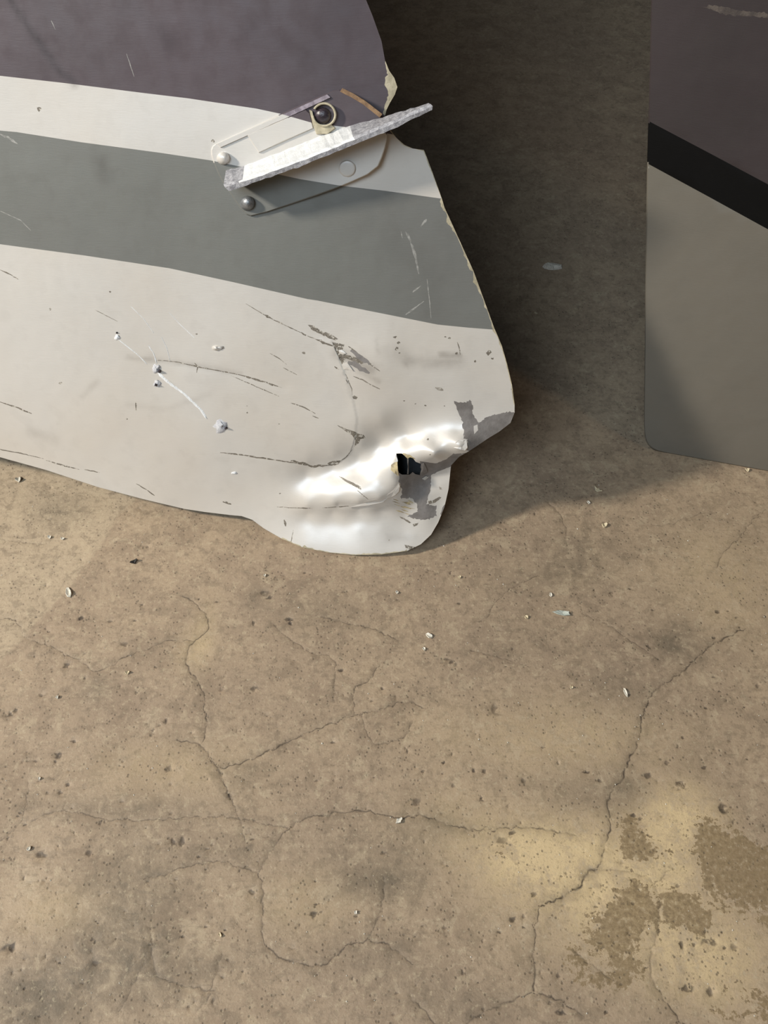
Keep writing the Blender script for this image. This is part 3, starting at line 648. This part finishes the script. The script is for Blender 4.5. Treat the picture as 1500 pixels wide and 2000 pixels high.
dome('rivet', 436, 309, 13, 6.5, TOP, CREAM, horn, 'cream domed rivet'); dome('rivet', 483, 397, 15, 7.5, TOP, METAL, horn, 'bare metal domed rivet'); dome('rivet', 630, 226, 17, 4.6, TOP, DARK, horn, 'dark painted rivet in a ring')
dome('rivet', 678, 329, 17, 1.8, TOP, CREAM, horn, 'low flat rivet painted over', flat=.25)
def ring(x, y, r, wd, hgt, base, mat, parent, label, a0=0, a1=360):
    seg = 30; P = []; H = []
    for j in range(seg+1):
        b = math.radians(a0+(a1-a0)*j/seg)
        for dr, hh in ((-wd, -.5), (-wd*.6, hgt), (wd*.6, hgt), (wd, -.5)):
            P.append((x+(r+dr)*math.cos(b), y+(r+dr)*math.sin(b))); H.append(hh)
    F = [(j*4+q, j*4+q+1, (j+1)*4+q+1, (j+1)*4+q) for j in range(seg) for q in range(3)]
    o = link('ring', mesh('ring', RP.at(np.array(P), base+np.array(H)/1000), F, [mat]), parent); tag(o, label)
ring(633, 224, 22, 2.6, 4.2, TOP, EDGE, horn, 'chipped cream ring', -150, 175)
slab('ring_tail', [(604,214),(609,216),(613,232),(622,246),(648,244),(655,250),(640,262),(618,262),(610,240)], TOP, TOP+.0026, horn, [EDGE], None, 1.0)
S2 = resample([(668,175),(690,186),(713,200),(746,226)], 6)
slab('rusty_edge', np.vstack([S2+[1,-3], (S2+[-4,4])[::-1]]), HBASE, HBASE+.0034, horn, [RUST], None, .6)

# ------------------------------------------------------------------ grey fin panel standing on the right
FC = on_floor([(1300,886),(1520,925.6)]); fyaw = math.degrees(math.atan2(FC[0][1]-FC[1][1], FC[1][0]-FC[0][0]))
FP = Plane(FC[0], fyaw, 10)
FOUT = smoothline([(1276,-400),(1275,-200),(1272,0),(1268,180),(1264,300),(1261,500),(1259,700),(1258,800),(1258,838),(1260,858),(1268,873),(1282,882),(1300,886)], 2)
FOUT = np.vstack([FOUT, [(1350,895),(1520,925.6),(1900,994),(2300,1066),(2300,-400)]])
FST = [[(1200,196),(1266,236),(1380,296),(1500,360),(1900,572),(2400,837)], [(1200,285),(1262,318),(1380,382),(1500,448),(1900,668),(2400,943)]]
FO = resample(FOUT, 14, True); cF = np.array([1500,300.])
dirs = (cF-FO)/np.linalg.norm(cF-FO, axis=1)[:,None]; FI = FO+dirs*3.0
g = gridpts(1258, 2300, -400, 1066, 22); g = g[inside(g, FI)]; g = g[seg_dist(g, FI, True) > 4]
FM = [(4, jag([(1374,14),(1400,10),(1440,20),(1500,26),(1500,34),(1430,30),(1395,22)], 2)), (3, jag([(1262,322),(1266,320),(1268,328),(1264,331)], .5))]
V3, T3, _ = cdt(g, [FI]+[p for _, p in FM], [np.array(s) for s in FST])
ce = V3[T3].mean(1); T3 = T3[inside(ce, FI)]; ce = V3[T3].mean(1)
ya, yb = [np.interp(ce[:,0], [p[0] for p in s], [p[1] for p in s]) for s in FST]
fid = np.where(ce[:,1] < ya, 0, np.where(ce[:,1] < yb, 1, 2))
for m, p in FM: fid[inside(ce, p)] = m
dF = seg_dist(V3, FO, True); nv = len(V3); n = len(FO)
bul = .010*(1-np.exp(-dF/130))
HF = FP.at(V3, bul+.0005)
Xf = np.vstack([HF, FP.at(FI, .0005), FP.at(FO, -.0012), FP.at(FO, -.006), FP.at(FI, -.0075)])
Ff = [tuple(t) for t in T3]; mi = list(fid)
mo = (FO+np.roll(FO, -1, 0))/2; ya, yb = [np.interp(mo[:,0], [p[0] for p in s], [p[1] for p in s]) for s in FST]
fo_id = list(np.where(mo[:,1] < ya, 0, np.where(mo[:,1] < yb, 1, 2)))
for a in range(3):
    b0 = nv+a*n; Ff += [(b0+i, b0+(i+1) % n, b0+n+(i+1) % n, b0+n+i) for i in range(n)]; mi += fo_id
Ff.append(tuple(range(nv+4*n-1, nv+3*n-1, -1))); mi.append(0)
Xf[:,2] = np.maximum(Xf[:,2], 0.0004)
smf = np.zeros(len(Xf)); 
fin = empty('fin_panel', FC[0])
tag(fin, 'upright grey fin panel with a black slanting stripe standing on the floor', 'aircraft panel')
link('skin', mesh('skin', Xf, Ff, [FIN_DARK, FIN_BLACK, FIN_GREY, WHITESCR_GLINT, plain('fin_scuff', lin(96,86,78), lin(70,62,58), .6, 0, 120)], mi, True, {'smudge_shade':smf}), fin)

# ------------------------------------------------------------------ loose chips on the floor
CHIP_W = plain('chip_white', lin(226,220,206), lin(204,196,178), .5, 0, 400)
CHIP_C = plain('chip_cream', lin(222,206,172), lin(200,184,150), .55, 0, 400)
CHIP_P = plain('chip_pale_green', lin(196,200,188), lin(170,176,164), .4, 0, 400)
CHIP_B = plain('chip_black', lin(40,36,32), lin(26,24,22), .6, 0, 400)
LINT = plain('lint_grey', lin(226,216,200), lin(196,186,170), .8, 0, 500)
def chip(x, y, lx, ly, ang, mat, label, seed, name='paint_chip', cat='paint chip', thick=.0009, curl=.35):
    rg = np.random.default_rng(seed); c = on_floor([(x, y)])[0]
    s = 1/(FPX/np.linalg.norm(c-CC)); lx *= s; ly *= s*1.15; k_ = 9
    a = np.linspace(0, 2*math.pi, k_, endpoint=False); rr = 1+.22*rg.normal(size=k_).clip(-1.3, 1.3)
    P = np.stack([np.cos(a)*rr*lx/2, np.sin(a)*rr*ly/2], 1); t = math.radians(ang)
    zt = np.abs(P[:,0])/max(lx, 1e-6)*2*curl*min(lx, .006)+.0002
    M = np.array([[math.cos(t), -math.sin(t)], [math.sin(t), math.cos(t)]]); Q = P@M.T
    bot = np.column_stack([Q, zt]); top = np.column_stack([Q*.86, zt+thick*(1+.3*rg.normal(size=k_)).clip(.4, 2)])
    Vx = np.vstack([bot, top, [[0, 0, .0001]], [[0, 0, thick*1.3]]]); F = []
    for i in range(k_):
        j = (i+1) % k_; F += [(i, j, k_+j, k_+i), (j, i, 2*k_), (k_+i, k_+j, 2*k_+1)]
    o = link(name, mesh(name, Vx, F, [mat], smooth=False)); o.location = (c[0], c[1], 0.0001)
    tag(o, label, cat, 'paint chips on the concrete floor' if cat == 'paint chip' else None); return o
CH = [(1098,1198,34,8,-8,CHIP_P,'long pale sliver of paint, longest chip on open floor'),
 (135,1157,11,17,20,CHIP_W,'curled white chip on the left, near the pale patch edge'),
 (262,1098,14,7,15,CHIP_B,'small black fragment below the cream lower edge of rudder'),
 (1167,958,15,8,-35,CHIP_C,'oblong cream chip in front of the grey fin panel'),
 (1180,1027,11,9,10,CHIP_C,'cream crumb just below the oblong chip'),
 (838,1243,9,11,60,CHIP_W,'white crumb with a rough edge below rudder tip'),
 (828,1268,6,7,30,CHIP_W,'smaller crumb beside the rough white crumb'),
 (780,1603,9,12,-60,CHIP_W,'white crumb lying on the long level crack'),
 (37,938,9,10,0,CHIP_W,'white crumb under the far left edge of rudder'),
 (1221,1353,5,17,15,CHIP_W,'thin white curl beside the right-hand crack junction'),
 (1075,1162,6,7,0,CHIP_W,'white speck above the long pale sliver'),
 (1028,1206,8,7,40,CHIP_C,'cream speck left of the long pale sliver'),
 (113,1362,6,6,0,CHIP_W,'round white speck left of the forked crack'),
 (250,1314,7,6,0,CHIP_C,'cream speck below the thin wandering crack on the left'),
 (98,1050,7,6,0,CHIP_W,'left one of two specks below the rudder'),
 (123,1053,8,5,0,CHIP_W,'right one of two specks below the rudder'),
 (58,1658,7,7,0,CHIP_W,'white speck at lower left beside a dark pit'),
 (78,1521,5,5,0,CHIP_W,'tiny white speck at left above two dark pits'),
 (430,1826,5,8,30,CHIP_C,'cream speck left of the looping crack, near bottom'),
 (695,1782,6,6,0,CHIP_W,'white speck inside the loop of the bottom crack'),
 (1459,919,8,6,0,CHIP_C,'cream speck against the foot of the grey fin panel'),
 (1149,982,5,7,20,CHIP_W,'white speck between the oblong chip and cream crumb'),
 (898,1128,7,5,30,CHIP_C,'cream speck at the edge of the rudder shadow'),
 (776,1158,7,5,-30,CHIP_W,'white speck directly below the rudder tip'),
 (518,1124,5,6,0,CHIP_W,'white speck below the bulge of the rudder'),
 (1047,613,9,5,-30,CHIP_C,'small cream flake in the dark gap'),
 (1116,1343,6,5,0,CHIP_C,'cream speck above the brushed marks at right')]
for i, (x, y, lx, ly, an, m, lb) in enumerate(CH): chip(x, y, lx, ly, an, m, lb, 100+i)
o = chip(1079, 523, 40, 16, 5, LINT, 'fluffy grey scrap in the dark gap between rudder and fin panel', 300, 'lint_scrap', 'lint', .004, .1)
# fine dust of paint, too small to count
Vs, Fs = [], []
for i in range(170):
    u, v = rng.uniform(0, 1500), rng.uniform(900, 2000); c = on_floor([(u, v)])[0]; r = rng.uniform(.35, .8)/1000*(1.5 if rng.random() < .1 else 1); b = len(Vs)
    for a in range(4): Vs.append((c[0]+r*math.cos(a*1.57+u), c[1]+r*math.sin(a*1.57+u), .0001))
    Vs.append((c[0], c[1], r)); Fs += [(b, b+1, b+4), (b+1, b+2, b+4), (b+2, b+3, b+4), (b+3, b, b+4)]
d_ = link('paint_dust', mesh('paint_dust', Vs, Fs, [CHIP_W], smooth=False))
tag(d_, 'fine white paint dust scattered over the concrete', 'dust', kind='stuff')
